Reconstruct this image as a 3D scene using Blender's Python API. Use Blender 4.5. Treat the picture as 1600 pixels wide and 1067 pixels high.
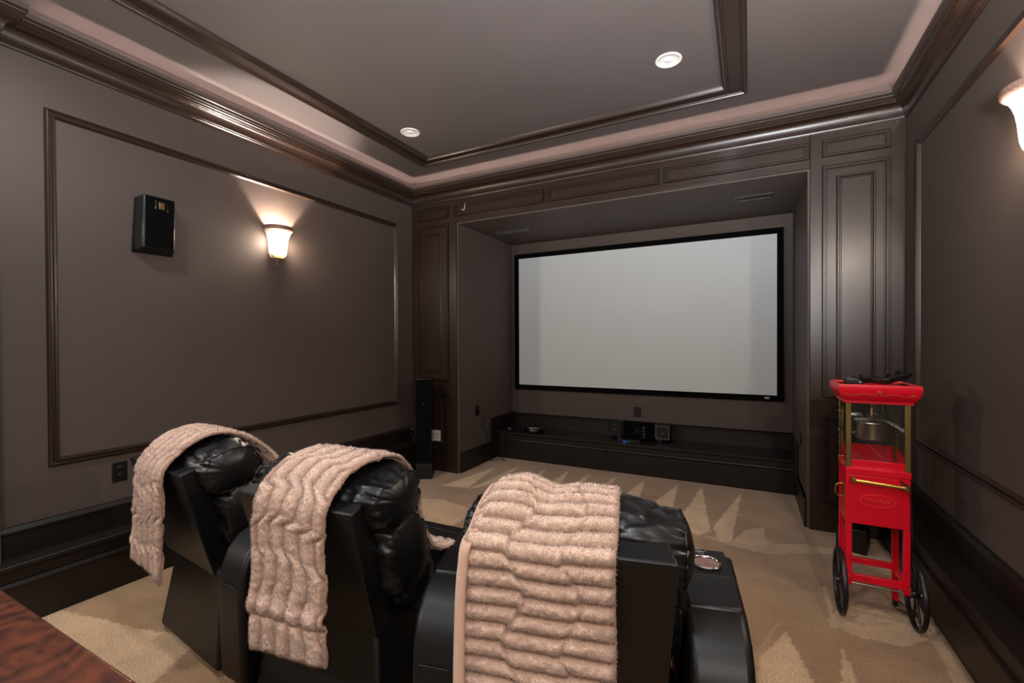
import bpy, bmesh, math, random
from mathutils import Vector, Matrix, noise

for o in list(bpy.data.objects):
    bpy.data.objects.remove(o)
scene = bpy.context.scene
COL = scene.collection
random.seed(7)

# ------------------------------------------------------------------ camera
F_PX, YAW, PITCH, ROLL, PY, CAM_H = 707.523, 27.6088, -0.5223, -0.276, 7.1352, 1.4
a, p, r = (math.radians(t) for t in (YAW, PITCH, ROLL))
Fv = Vector((-math.sin(a), math.cos(a), 0)); Rv = Vector((math.cos(a), math.sin(a), 0)); Uv = Vector((0, 0, 1))
F2 = Fv*math.cos(p)+Uv*math.sin(p); U2 = Uv*math.cos(p)-Fv*math.sin(p)
R3 = Rv*math.cos(r)+U2*math.sin(r); U3 = U2*math.cos(r)-Rv*math.sin(r)
cd = bpy.data.cameras.new('camera'); cam = bpy.data.objects.new('camera', cd); COL.objects.link(cam)
cd.sensor_width = 36; cd.lens = 36*F_PX/1600; cd.shift_y = PY/1600; cd.clip_start = .02
M = Matrix((R3, U3, -F2)).transposed().to_4x4(); M.translation = (0, 0, CAM_H)
cam.matrix_world = M
scene.camera = cam

# ------------------------------------------------------------------ world, light, exposure
w = bpy.data.worlds.new('world'); scene.world = w; w.use_nodes = True
w.node_tree.nodes['Background'].inputs[0].default_value = (.9, .85, .8, 1)
w.node_tree.nodes['Background'].inputs[1].default_value = .02
scene.view_settings.view_transform = 'Standard'
scene.view_settings.look = 'None'
scene.view_settings.gamma = 1
scene.view_settings.exposure = 0.74
scene.view_settings.use_curve_mapping = False
SCONCE_BULB = 75.0      # watts of the bulb in a sconce
SCONCE_GLASS = 300.0      # glow of its glass
ROPE = 29.0              # glow of the rope light in the cove
FLASH_FILL = 590.0           # added fill, an unseen flash by the camera for ceiling and upper walls

def lamp(name, kind, loc, energy, color, size=.05, rot=(0, 0, 0), spot=None):
    d = bpy.data.lights.new(name, kind); d.energy = energy; d.color = color
    if kind == 'AREA': d.size = size
    else: d.shadow_soft_size = size
    if spot: d.spot_size = spot; d.spot_blend = .8
    o = bpy.data.objects.new(name, d); COL.objects.link(o); o.location = loc; o.rotation_euler = rot
    return o
lamp('flash_fill', 'SPOT', (.32, .10, 1.64), FLASH_FILL, (.96, 1, 1.045), .12, (math.radians(168), 0, 0), math.radians(178))
DOWN_FILL = 66.0            # each unseen fill lamp added at the ceiling over and behind the seats
for lx_ in (-2.516, -.446):
    for ly_ in (.55, -1.75):
        lamp('downlight_fill', 'SPOT', (lx_, ly_, 3.14), DOWN_FILL, (.96, 1, 1.045), .10, (0, 0, 0), math.radians(165))

# ------------------------------------------------------------------ room numbers (metres)
XL, XR, YP, YN = -3.344, .951, 4.004, 5.243
YB = -2.8
NL, NR, ZN = -2.735, .386, 2.655
ZC, ZLIP, ZCEIL = 2.910, 3.085, 3.165
YS, ZS = 4.80, .315

# ------------------------------------------------------------------ materials
def srgb(c):
    return tuple(((v/255)/12.92 if v/255 <= .04045 else ((v/255+.055)/1.055)**2.4) for v in c)
def mat(name, col, rough=.5, metal=0, var=0, vscale=8, bump=0, bscale=60, bdist=.002, spec=.5, sheen=0, detail=4, coat=0):
    m = bpy.data.materials.new(name); m.use_nodes = True
    nt = m.node_tree; b = nt.nodes['Principled BSDF']
    c = (*srgb(col), 1)
    b.inputs['Base Color'].default_value = c
    b.inputs['Roughness'].default_value = rough; b.inputs['Metallic'].default_value = metal
    b.inputs['Specular IOR Level'].default_value = spec
    if sheen: b.inputs['Sheen Weight'].default_value = sheen
    if coat: b.inputs['Coat Weight'].default_value = coat; b.inputs['Coat Roughness'].default_value = .15
    tc = nt.nodes.new('ShaderNodeTexCoord')
    if var:
        n = nt.nodes.new('ShaderNodeTexNoise'); n.inputs['Scale'].default_value = vscale; n.inputs['Detail'].default_value = detail
        nt.links.new(tc.outputs['Object'], n.inputs['Vector'])
        rp = nt.nodes.new('ShaderNodeValToRGB')
        rp.color_ramp.elements[0].position = .3; rp.color_ramp.elements[1].position = .7
        rp.color_ramp.elements[0].color = (*[v*(1-var) for v in c[:3]], 1)
        rp.color_ramp.elements[1].color = (*[min(1, v*(1+var)) for v in c[:3]], 1)
        nt.links.new(n.outputs['Fac'], rp.inputs['Fac']); nt.links.new(rp.outputs['Color'], b.inputs['Base Color'])
    if bump:
        n2 = nt.nodes.new('ShaderNodeTexNoise'); n2.inputs['Scale'].default_value = bscale; n2.inputs['Detail'].default_value = 3
        nt.links.new(tc.outputs['Object'], n2.inputs['Vector'])
        bp = nt.nodes.new('ShaderNodeBump'); bp.inputs['Strength'].default_value = bump; bp.inputs['Distance'].default_value = bdist
        nt.links.new(n2.outputs['Fac'], bp.inputs['Height']); nt.links.new(bp.outputs['Normal'], b.inputs['Normal'])
    return m
def emit(name, col, strength):
    m = bpy.data.materials.new(name); m.use_nodes = True; nt = m.node_tree
    b = nt.nodes['Principled BSDF']; c = (*srgb(col), 1)
    b.inputs['Base Color'].default_value = c; b.inputs['Emission Color'].default_value = c
    b.inputs['Emission Strength'].default_value = strength
    return m

PAINT = mat('taupe_wall_paint', (80, 69, 64), .62, var=.05, vscale=1.6, bump=.12, bscale=240, bdist=.001, spec=.35)
CEILP = mat('taupe_ceiling_paint', (89, 81, 79), .7, var=.04, vscale=1.2, bump=.1, bscale=240, bdist=.001, spec=.3)
WOOD = mat('espresso_painted_wood', (42, 28, 21), .34, var=.12, vscale=3, bump=.1, bscale=25, bdist=.002, spec=.6)
BASEW = mat('espresso_base_wood', (24, 17, 14), .42, var=.15, vscale=3, bump=.12, bscale=30, bdist=.002, spec=.45)
LEATHER = mat('black_leather', (13, 13, 14), .38, var=.15, vscale=5, bump=.25, bscale=140, bdist=.0015, spec=.5)
LEATHER_FLAT = mat('black_leather_panel', (8, 8, 9), .46, var=.1, vscale=4, bump=.15, bscale=220, bdist=.001, spec=.45)
BLACK = mat('black_plastic', (16, 16, 17), .4, spec=.45, var=.1)
BLACKG = mat('black_gloss', (12, 12, 13), .18, spec=.5, var=.1)
VELVET = mat('black_velvet_frame', (6, 6, 6), .95, spec=.1, var=.1)
SCREEN = mat('white_screen_cloth', (206, 213, 216), .85, spec=.1, var=.01, vscale=2)
RED = mat('red_enamel', (208, 2, 32), .32, var=.06, vscale=3, spec=.5)
GOLD = mat('brass_gold', (190, 150, 80), .3, metal=1, var=.1)
GOLDD = mat('aged_brass', (125, 105, 62), .42, metal=.8, var=.15)
STEEL = mat('brushed_steel', (190, 185, 180), .28, metal=1, var=.08, vscale=12)
CHROME = mat('chrome', (210, 210, 212), .12, metal=1, var=.03)
WHITE = mat('white_plastic', (225, 222, 216), .4, var=.02)
LENS = mat('white_reflector', (232, 234, 232), .3, var=.02)
BRONZE = mat('mottled_bronze_resin', (120, 92, 82), .55, var=.45, vscale=110, bump=.4, bscale=120)
FRINGE = mat('plush_backing', (196, 158, 134), .9, var=.05, vscale=30, sheen=.3, spec=.1)
VENTM = mat('dark_vent_metal', (70, 62, 56), .4, metal=.3, var=.2, vscale=30)
BLUE = mat('blue_tape', (30, 80, 190), .5, var=.05)
GREY = mat('grey_metal', (120, 120, 122), .35, metal=.8, var=.1)
CORD = mat('black_cord', (10, 10, 10), .5, var=.1)
REDG = mat('dull_gold_print', (150, 92, 48), .5, var=.2, vscale=30)
REDD = mat('red_embossing', (226, 58, 52), .28, var=.05)

def carpet_mat():
    m = bpy.data.materials.new('beige_carpet'); m.use_nodes = True; nt = m.node_tree; N = nt.nodes; L = nt.links
    b = N['Principled BSDF']; b.inputs['Roughness'].default_value = .95; b.inputs['Specular IOR Level'].default_value = .08
    b.inputs['Sheen Weight'].default_value = .25
    tc = N.new('ShaderNodeTexCoord'); at = N.new('ShaderNodeAttribute'); at.attribute_name = 'nap'
    n1 = N.new('ShaderNodeTexNoise'); n1.inputs['Scale'].default_value = 130; n1.inputs['Detail'].default_value = 3
    n2 = N.new('ShaderNodeTexNoise'); n2.inputs['Scale'].default_value = 3.5; n2.inputs['Detail'].default_value = 9; n2.inputs['Roughness'].default_value = .72
    for n in (n1, n2): L.new(tc.outputs['Object'], n.inputs['Vector'])
    mx = N.new('ShaderNodeMix'); mx.data_type = 'RGBA'
    mx.inputs[6].default_value = (*srgb((130, 97, 63)), 1); mx.inputs[7].default_value = (*srgb((198, 166, 130)), 1)
    L.new(at.outputs['Fac'], mx.inputs[0])
    ad = N.new('ShaderNodeMath'); ad.operation = 'MULTIPLY_ADD'; ad.inputs[1].default_value = 1.5; ad.inputs[2].default_value = .25
    L.new(n1.outputs['Fac'], ad.inputs[0])
    ad2 = N.new('ShaderNodeMath'); ad2.operation = 'MULTIPLY_ADD'; ad2.inputs[1].default_value = .9; ad2.inputs[2].default_value = .55
    L.new(n2.outputs['Fac'], ad2.inputs[0])
    mu = N.new('ShaderNodeMath'); mu.operation = 'MULTIPLY'; L.new(ad.outputs[0], mu.inputs[0]); L.new(ad2.outputs[0], mu.inputs[1])
    sc = N.new('ShaderNodeVectorMath'); sc.operation = 'SCALE'; L.new(mx.outputs[2], sc.inputs[0]); L.new(mu.outputs[0], sc.inputs['Scale'])
    L.new(sc.outputs[0], b.inputs['Base Color'])
    bp = N.new('ShaderNodeBump'); bp.inputs['Strength'].default_value = .9; bp.inputs['Distance'].default_value = .006
    L.new(n1.outputs['Fac'], bp.inputs['Height']); L.new(bp.outputs['Normal'], b.inputs['Normal'])
    return m
CARPET = carpet_mat()

def fur_mat():
    m = bpy.data.materials.new('beige_plush_fur'); m.use_nodes = True; nt = m.node_tree; N = nt.nodes; L = nt.links
    b = N['Principled BSDF']; b.inputs['Roughness'].default_value = .9; b.inputs['Specular IOR Level'].default_value = .12
    b.inputs['Sheen Weight'].default_value = .45; b.inputs['Sheen Roughness'].default_value = .5
    tc = N.new('ShaderNodeTexCoord'); at = N.new('ShaderNodeAttribute'); at.attribute_name = 'pile'
    n1 = N.new('ShaderNodeTexNoise'); n1.inputs['Scale'].default_value = 210; n1.inputs['Detail'].default_value = 4; n1.inputs['Distortion'].default_value = .8
    n2 = N.new('ShaderNodeTexNoise'); n2.inputs['Scale'].default_value = 26; n2.inputs['Detail'].default_value = 5; n2.inputs['Distortion'].default_value = .6
    for n in (n1, n2): L.new(tc.outputs['Object'], n.inputs['Vector'])
    mx = N.new('ShaderNodeMix'); mx.data_type = 'RGBA'
    mx.inputs[6].default_value = (*srgb((164, 126, 104)), 1); mx.inputs[7].default_value = (*srgb((230, 197, 175)), 1)
    L.new(at.outputs['Fac'], mx.inputs[0])
    ad = N.new('ShaderNodeMath'); ad.operation = 'MULTIPLY_ADD'; ad.inputs[1].default_value = .5; ad.inputs[2].default_value = .75
    L.new(n2.outputs['Fac'], ad.inputs[0])
    sc = N.new('ShaderNodeVectorMath'); sc.operation = 'SCALE'; L.new(mx.outputs[2], sc.inputs[0]); L.new(ad.outputs[0], sc.inputs['Scale'])
    L.new(sc.outputs[0], b.inputs['Base Color'])
    s2 = N.new('ShaderNodeMath'); s2.operation = 'ADD'; L.new(n1.outputs['Fac'], s2.inputs[0]); L.new(n2.outputs['Fac'], s2.inputs[1])
    bp = N.new('ShaderNodeBump'); bp.inputs['Strength'].default_value = .75; bp.inputs['Distance'].default_value = .006
    L.new(s2.outputs[0], bp.inputs['Height']); L.new(bp.outputs['Normal'], b.inputs['Normal'])
    return m
FUR = fur_mat()

def table_mat():
    m = bpy.data.materials.new('reddish_figured_wood'); m.use_nodes = True; nt = m.node_tree; N = nt.nodes; L = nt.links
    b = N['Principled BSDF']; b.inputs['Roughness'].default_value = .33
    tc = N.new('ShaderNodeTexCoord'); mp = N.new('ShaderNodeMapping'); mp.inputs['Scale'].default_value = (3.0, 6, 6)
    L.new(tc.outputs['Object'], mp.inputs['Vector'])
    n = N.new('ShaderNodeTexNoise'); n.inputs['Scale'].default_value = 2.2; n.inputs['Detail'].default_value = 7; n.inputs['Distortion'].default_value = 3.2
    L.new(mp.outputs[0], n.inputs['Vector'])
    wv = N.new('ShaderNodeTexWave'); wv.inputs['Scale'].default_value = 1.6; wv.inputs['Distortion'].default_value = 14; wv.inputs['Detail'].default_value = 5
    L.new(mp.outputs[0], wv.inputs['Vector'])
    mu = N.new('ShaderNodeMath'); mu.operation = 'MULTIPLY_ADD'; mu.inputs[1].default_value = .3
    L.new(wv.outputs['Fac'], mu.inputs[0]); L.new(n.outputs['Fac'], mu.inputs[2])
    rp = N.new('ShaderNodeValToRGB'); e = rp.color_ramp.elements
    e[0].position = .3; e[0].color = (*srgb((30, 14, 9)), 1); e[1].position = .95; e[1].color = (*srgb((96, 48, 27)), 1)
    k = e.new(.55); k.color = (*srgb((68, 31, 18)), 1)
    L.new(mu.outputs[0], rp.inputs['Fac']); L.new(rp.outputs['Color'], b.inputs['Base Color'])
    return m
TABLEW = table_mat()

def glass_mat():
    m = bpy.data.materials.new('clear_pane'); m.use_nodes = True; nt = m.node_tree; N = nt.nodes; L = nt.links
    N.remove(N['Principled BSDF']); out = N['Material Output']
    t = N.new('ShaderNodeBsdfTransparent'); t.inputs[0].default_value = (.93, .96, .95, 1)
    g = N.new('ShaderNodeBsdfGlossy'); g.inputs['Roughness'].default_value = .03
    mx = N.new('ShaderNodeMixShader'); mx.inputs[0].default_value = .07
    L.new(t.outputs[0], mx.inputs[1]); L.new(g.outputs[0], mx.inputs[2]); L.new(mx.outputs[0], out.inputs['Surface'])
    return m
GLASS = glass_mat()

def shade_mat():
    m = bpy.data.materials.new('glowing_alabaster_glass'); m.use_nodes = True; nt = m.node_tree; N = nt.nodes; L = nt.links
    b = N['Principled BSDF']; b.inputs['Roughness'].default_value = .4
    tc = N.new('ShaderNodeTexCoord'); sp = N.new('ShaderNodeSeparateXYZ'); L.new(tc.outputs['Object'], sp.inputs[0])
    n = N.new('ShaderNodeTexNoise'); n.inputs['Scale'].default_value = 22; L.new(tc.outputs['Object'], n.inputs['Vector'])
    ma = N.new('ShaderNodeMath'); ma.operation = 'MULTIPLY_ADD'; ma.inputs[1].default_value = .05
    L.new(n.outputs['Fac'], ma.inputs[0]); L.new(sp.outputs['Z'], ma.inputs[2])
    rp = N.new('ShaderNodeValToRGB'); mr = N.new('ShaderNodeMapRange')
    mr.inputs['From Min'].default_value = -.22; mr.inputs['From Max'].default_value = .02
    L.new(ma.outputs[0], mr.inputs['Value']); L.new(mr.outputs[0], rp.inputs['Fac'])
    e = rp.color_ramp.elements
    e[0].position = 0; e[0].color = (.0042, .0023, .0006, 1); e[1].position = 1; e[1].color = (.0035, .0021, .0006, 1)
    for pos, c in ((.12, (.0063, .0042, .0014, 1)), (.34, (.45, .36, .27, 1)), (.55, (1, .84, .70, 1)), (.72, (.35, .28, .19, 1)), (.86, (.0049, .0034, .0014, 1))):
        k = e.new(pos); k.color = c
    ab = N.new('ShaderNodeMath'); ab.operation = 'ABSOLUTE'; L.new(sp.outputs['X'], ab.inputs[0])
    m2 = N.new('ShaderNodeMapRange'); m2.interpolation_type = 'SMOOTHSTEP'
    m2.inputs['From Min'].default_value = .012; m2.inputs['From Max'].default_value = .066; m2.inputs['To Min'].default_value = .006
    L.new(ab.outputs[0], m2.inputs['Value'])
    vs = N.new('ShaderNodeVectorMath'); vs.operation = 'SCALE'; L.new(rp.outputs['Color'], vs.inputs[0]); L.new(m2.outputs[0], vs.inputs['Scale'])
    L.new(vs.outputs[0], b.inputs['Emission Color']); b.inputs['Emission Strength'].default_value = SCONCE_GLASS
    b.inputs['Base Color'].default_value = (.8, .6, .35, 1)
    return m
SHADE = shade_mat()
ROPEM = emit('warm_rope_light', (255, 222, 210), ROPE)

# ------------------------------------------------------------------ mesh helpers
class MB:
    def __init__(s): s.v = []; s.f = []
    def add(s, v, f, T=None):
        n = len(s.v)
        s.v += [tuple(T @ Vector(q)) if T else tuple(q) for q in v]
        s.f += [tuple(i+n for i in q) for q in f]; return s
    def box(s, x0, x1, y0, y1, z0, z1, T=None):
        v = [(x, y, z) for z in (z0, z1) for y in (y0, y1) for x in (x0, x1)]
        return s.add(v, [(0, 2, 3, 1), (4, 5, 7, 6), (0, 1, 5, 4), (2, 6, 7, 3), (0, 4, 6, 2), (1, 3, 7, 5)], T)
    def hexa(s, bot, top, T=None):      # two quads, counter-clockwise from above
        return s.add(list(bot)+list(top), [(3, 2, 1, 0), (4, 5, 6, 7), (0, 1, 5, 4), (1, 2, 6, 5), (2, 3, 7, 6), (3, 0, 4, 7)], T)
    def lathe(s, prof, n=32, T=None, caps=True):
        v = []; f = []
        for (rr, z) in prof:
            for k in range(n):
                t = 2*math.pi*k/n; v.append((rr*math.cos(t), rr*math.sin(t), z))
        for i in range(len(prof)-1):
            for k in range(n):
                q = (k+1) % n; f.append((i*n+k, i*n+q, (i+1)*n+q, (i+1)*n+k))
        if caps:
            f.append(tuple(range(n-1, -1, -1))); f.append(tuple((len(prof)-1)*n+k for k in range(n)))
        return s.add(v, f, T)
    def cyl(s, p0, p1, rad, n=16, r1=None):
        p0 = Vector(p0); p1 = Vector(p1); d = p1-p0
        T = Matrix.Translation(p0) @ d.to_track_quat('Z', 'Y').to_matrix().to_4x4()
        return s.lathe([(rad, 0), (rad if r1 is None else r1, d.length)], n, T)
    def tube(s, pts, rad, n=8, closed=False):
        pts = [Vector(q) for q in pts]; m = len(pts); v = []; f = []
        up = None
        for i, q in enumerate(pts):
            if closed: d = pts[(i+1) % m]-pts[i-1]
            else: d = pts[min(i+1, m-1)]-pts[max(i-1, 0)]
            d.normalize()
            if up is None: up = d.orthogonal().normalized()
            up = (up-d*up.dot(d)).normalized(); sd = d.cross(up)
            for k in range(n):
                t = 2*math.pi*k/n; v.append(q+(up*math.cos(t)+sd*math.sin(t))*rad)
        for i in range(m if closed else m-1):
            j = (i+1) % m
            for k in range(n):
                q = (k+1) % n; f.append((i*n+k, i*n+q, j*n+q, j*n+k))
        if not closed: f += [tuple(range(n-1, -1, -1)), tuple((m-1)*n+k for k in range(n))]
        return s.add(v, f)
    def sweep(s, prof, path, miters, N, closed=False, capped=True):
        """profile (a, b): point = path + a*miter + b*N"""
        N = Vector(N); m = len(path); n = len(prof); v = []; f = []
        for P, Q in zip(path, miters):
            for (aa, bb) in prof: v.append(Vector(P)+Vector(Q)*aa+N*bb)
        for i in range(m if closed else m-1):
            j = (i+1) % m
            for k in range(n):
                q = (k+1) % n; f.append((i*n+k, i*n+q, j*n+q, j*n+k))
        if not closed and capped: f += [tuple(range(n)), tuple((m-1)*n+k for k in range(n-1, -1, -1))]
        return s.add(v, f)
    def prism(s, poly, axis, lo, hi, T=None):
        n = len(poly)
        def P(q, h):
            return {'X': (h, q[0], q[1]), 'Y': (q[0], h, q[1]), 'Z': (q[0], q[1], h)}[axis]
        v = [P(q, lo) for q in poly]+[P(q, hi) for q in poly]
        f = [tuple(range(n-1, -1, -1)), tuple(range(n, 2*n))]+[(k, (k+1) % n, n+(k+1) % n, n+k) for k in range(n)]
        return s.add(v, f, T)
    def build(s, name, m, parent=None, smooth=None, bevel=0, seg=2, recalc=True):
        me = bpy.data.meshes.new(name); me.from_pydata([tuple(q) for q in s.v], [], s.f)
        if recalc:
            bm = bmesh.new(); bm.from_mesh(me); bmesh.ops.recalc_face_normals(bm, faces=bm.faces); bm.to_mesh(me); bm.free()
        me.materials.append(m)
        if smooth is not None:
            for q in me.polygons: q.use_smooth = True
            me.set_sharp_from_angle(angle=math.radians(smooth))
        me.update()
        o = bpy.data.objects.new(name, me); COL.objects.link(o)
        if parent: o.parent = parent
        if bevel:
            b = o.modifiers.new('bevel', 'BEVEL'); b.width = bevel; b.segments = seg; b.limit_method = 'ANGLE'; b.angle_limit = math.radians(35)
            if smooth is None:
                for q in me.polygons: q.use_smooth = True
                me.set_sharp_from_angle(angle=math.radians(50))
                b.harden_normals = False
        return o
def tag(o, label=None, cat=None, group=None, kind=None):
    if label: o['label'] = label
    if cat: o['category'] = cat
    if group: o['group'] = group
    if kind: o['kind'] = kind
    return o
def empty(name, loc, rz=0):
    o = bpy.data.objects.new(name, None); COL.objects.link(o); o.location = loc; o.rotation_euler = (0, 0, math.radians(rz))
    o.empty_display_size = .1
    return o
def copy_tree(o, parent=None):
    c = o.copy(); COL.objects.link(c); c.parent = parent
    for ch in list(o.children): copy_tree(ch, c)
    return c
def spline(pts, n):
    """Catmull-Rom through pts, n samples"""
    pts = [Vector(q) for q in pts]; m = len(pts); out = []
    L = [0]
    for i in range(1, m): L.append(L[-1]+(pts[i]-pts[i-1]).length)
    for k in range(n):
        t = L[-1]*k/(n-1); i = 0
        while i < m-2 and L[i+1] < t: i += 1
        u = (t-L[i])/max(1e-9, L[i+1]-L[i])
        p0 = pts[max(i-1, 0)]; p1 = pts[i]; p2 = pts[i+1]; p3 = pts[min(i+2, m-1)]
        out.append(.5*((2*p1)+(p2-p0)*u+(2*p0-5*p1+4*p2-p3)*u*u+(3*p1-p0-3*p2+p3)*u**3))
    return out
def struct(o, label, cat):
    return tag(o, label, cat, kind='structure')
def inside(px, py, poly):
    c = False; n = len(poly)
    for i in range(n):
        x1, y1 = poly[i]; x2, y2 = poly[i-1]
        if (y1 > py) != (y2 > py) and px < (x2-x1)*(py-y1)/(y2-y1)+x1: c = not c
    return c

# ================================================================== THE SETTING
# ---- carpet floor with the vacuum strokes in its pile
NAP = [[(-2.51, 4.4), (-2.66, 3.58), (-2.39, 3.64)], [(-2.29, 4.58), (-2.37, 3.61), (-2.21, 3.88)], [(-1.98, 4.58), (-2.03, 3.97), (-1.83, 3.97)],
       [(-1.73, 4.64), (-1.76, 3.95), (-1.6, 3.95)], [(-1.49, 4.6), (-1.56, 3.9), (-1.39, 3.9)], [(-1.22, 4.67), (-1.33, 3.9), (-1.15, 3.9)],
       [(-.93, 4.68), (-1.04, 3.85), (-.84, 3.85)], [(-.61, 4.67), (-.78, 3.8), (-.56, 3.8)], [(-.4, 4.7), (-.5, 3.6), (-.32, 3.5), (-.25, 3.62)],
       [(-.06, 4.67), (-.24, 3.7), (-.18, 3.47), (-.11, 3.48)], [(.1, 3.88), (-.02, 3.76), (-.11, 3.48), (.11, 3.5)],
       [(-.33, 3.52), (-.11, 3.53), (.11, 3.52), (.5, 3.69), (.48, 3.59), (.11, 3.4), (-.11, 3.42)],
       [(-2.76, 3.15), (-2.44, 3.27), (-2.11, 3.21), (-2.0, 3.08), (-2.01, 2.83), (-2.44, 2.79)],
       [(.16, 2.53), (.04, 2.26), (.03, 2.0), (.28, 2.0)], [(.14, 2.61), (.08, 2.48), (.0, 2.2), (.03, 2.18)], [(.38, 2.54), (.30, 2.0), (.40, 2.0)],
       [(.34, 2.72), (.45, 2.92), (.73, 2.95), (.75, 2.76), (.62, 2.64), (.44, 2.64)], [(.37, 3.09), (.36, 2.66), (.385, 2.67), (.39, 3.1)],
       [(-.12, 3.48), (.11, 3.4), (.3, 3.56), (.48, 3.59), (.5, 3.66), (.35, 3.68), (.14, 3.58), (.09, 3.72)],
       [(-3.21, 1.0), (-2.7, 1.1), (-2.3, 1.2), (-2.0, .6), (-2.6, .3), (-3.21, .4)], [(.72, 1.8), (.80, 1.8), (.80, 3.6), (.76, 3.0)],
       [(.5, 3.9), (.9, 3.9), (.75, 3.4), (.62, 3.5)], [(-2.6, 4.82), (.4, 4.82), (.4, 4.77), (-2.6, 4.77)], [(.31, 4.8), (.37, 4.8), (.4, 4.0), (.37, 4.0)]]
NAPH = [.95, .95, .9, .9, .9, .9, .95, .95, 1, 1, .7, .55, .75, .8, .4, .7, .6, .7, .5, .75, .4, .6, .3, .4]
STEP = .012
def floor_mesh():
    nx = int((XR-XL)/STEP); ny = int((YN-YB)/STEP); v = []; f = []; nap = []
    boxes = [(min(q[0] for q in P)-.02, max(q[0] for q in P)+.02, min(q[1] for q in P)-.02, max(q[1] for q in P)+.02) for P in NAP]
    for j in range(ny+1):
        y = YB+(YN-YB)*j/ny
        for i in range(nx+1):
            x = XL+(XR-XL)*i/nx
            v.append((x, y, 0))
            if y < .2: nap.append(.4); continue
            jx = x+.006*noise.noise((x*22, y*22, 1)); jy = y+.012*noise.noise((x*22, y*22, 5))
            g = .2+.2*noise.noise((x*1.3, y*1.3, 2))+.12*noise.noise((x*5, y*5, 3))
            for P, B, hgt in zip(NAP, boxes, NAPH):
                if B[0] < jx < B[1] and B[2] < jy < B[3] and inside(jx, jy, P): g = max(g, hgt+.1*noise.noise((x*6, y*6, 7)))
            nap.append(max(0, min(1, g)))
    W = nx+1
    f = [(j*W+i, j*W+i+1, (j+1)*W+i+1, (j+1)*W+i) for j in range(ny) for i in range(nx)]
    me = bpy.data.meshes.new('floor'); me.from_pydata(v, [], f)
    at = me.attributes.new('nap', 'FLOAT', 'POINT'); at.data.foreach_set('value', nap)
    me.materials.append(CARPET)
    o = bpy.data.objects.new('floor', me); COL.objects.link(o); return o
struct(floor_mesh(), 'beige cut pile carpet with pale vacuum strokes', 'carpet')

struct(MB().box(XL-.1, XR+.1, YB-.1, YP+.1, ZCEIL, ZCEIL+.1).build('ceiling', CEILP), 'taupe painted flat ceiling of the theatre room', 'ceiling')
struct(MB().box(XL-.1, XL, YB, YN, 0, ZCEIL).build('wall_left', PAINT), 'taupe painted wall on the left behind the recliners', 'wall')
struct(MB().box(XR, XR+.1, YB, YN, 0, ZCEIL).build('wall_right', PAINT), 'taupe painted wall on the right behind the popcorn cart', 'wall')
struct(MB().box(XL-.1, XR+.1, YB-.1, YB, 0, ZCEIL).build('wall_rear', PAINT), 'taupe painted wall at the rear of the room', 'wall')
wb = MB()
wb.box(XL, NL, YP, YN+.1, 0, ZCEIL); wb.box(NR, XR, YP, YN+.1, 0, ZCEIL)
wb.box(NL, NR, YP, YN+.1, ZN, ZCEIL); wb.box(NL, NR, YN, YN+.1, 0, ZN)
wall_back = struct(wb.build('wall_back', PAINT), 'end wall with a taupe niche framed in dark brown panelling', 'wall')
# wood facing of the pillars and the beam over the niche, stopping just short of the niche's painted edge
FT = .016
E_ = .014
fb = MB()
fb.box(XL, NL-E_, YP-FT, YP, 0, ZC+.02); fb.build('pillar_facing', WOOD, wall_back, bevel=.003)
fb = MB(); fb.box(NR+E_, XR, YP-FT, YP, 0, ZC+.02); fb.build('pillar_facing', WOOD, wall_back, bevel=.003)
fb = MB(); fb.box(NL-E_, NR+E_, YP-FT, YP, ZN+E_, ZC+.02); fb.build('beam_facing', WOOD, wall_back, bevel=.003)

YF = YP-FT
MOULD = [(0, 0), (0, .010), (.004, .014), (.010, .014), (.012, .008), (.018, .008), (.020, .012), (.026, .012), (.030, .005), (.036, .005), (.038, 0)]
MOULD2 = [(0, 0), (0, .008), (.005, .012), (.012, .012), (.018, .004), (.022, .004), (.024, 0)]
def frame_xz(mb, x0, x1, z0, z1, y, prof):
    prof = [(q0, q1*1.7) for q0, q1 in prof]
    path = [(x0, y, z0), (x1, y, z0), (x1, y, z1), (x0, y, z1)]
    mit = [(1, 0, 1), (-1, 0, 1), (-1, 0, -1), (1, 0, -1)]
    mb.sweep(prof, path, mit, (0, -1, 0), closed=True)
def panel(x0, x1, z0, z1, double=False):
    t = MB().box(x0, x1, YF-.004, YF, z0, z1).build('panel', WOOD, wall_back)
    m = MB(); frame_xz(m, x0, x1, z0, z1, YF-.001, MOULD); m.build('panel_moulding', WOOD, t, smooth=35)
    if double:
        m = MB(); frame_xz(m, x0+.085, x1-.085, z0+.085, z1-.085, YF-.004, MOULD2); m.build('inner_moulding', WOOD, t, smooth=35)
        MB().box(x0+.112, x1-.112, YF-.014, YF-.004, z0+.112, z1-.112).build('raised_field', WOOD, t, bevel=.002)
for (x0, x1) in ((-3.243, -2.844), (.474, .868)):
    panel(x0, x1, 2.727, 2.858)
    panel(x0, x1, .987, 2.668, True)
    panel(x0, x1, .222, .847, True)
for (x0, x1) in ((-2.763, -1.733), (-1.693, -.675), (-.633, .395)):
    panel(x0, x1, 2.727, 2.858)

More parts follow.
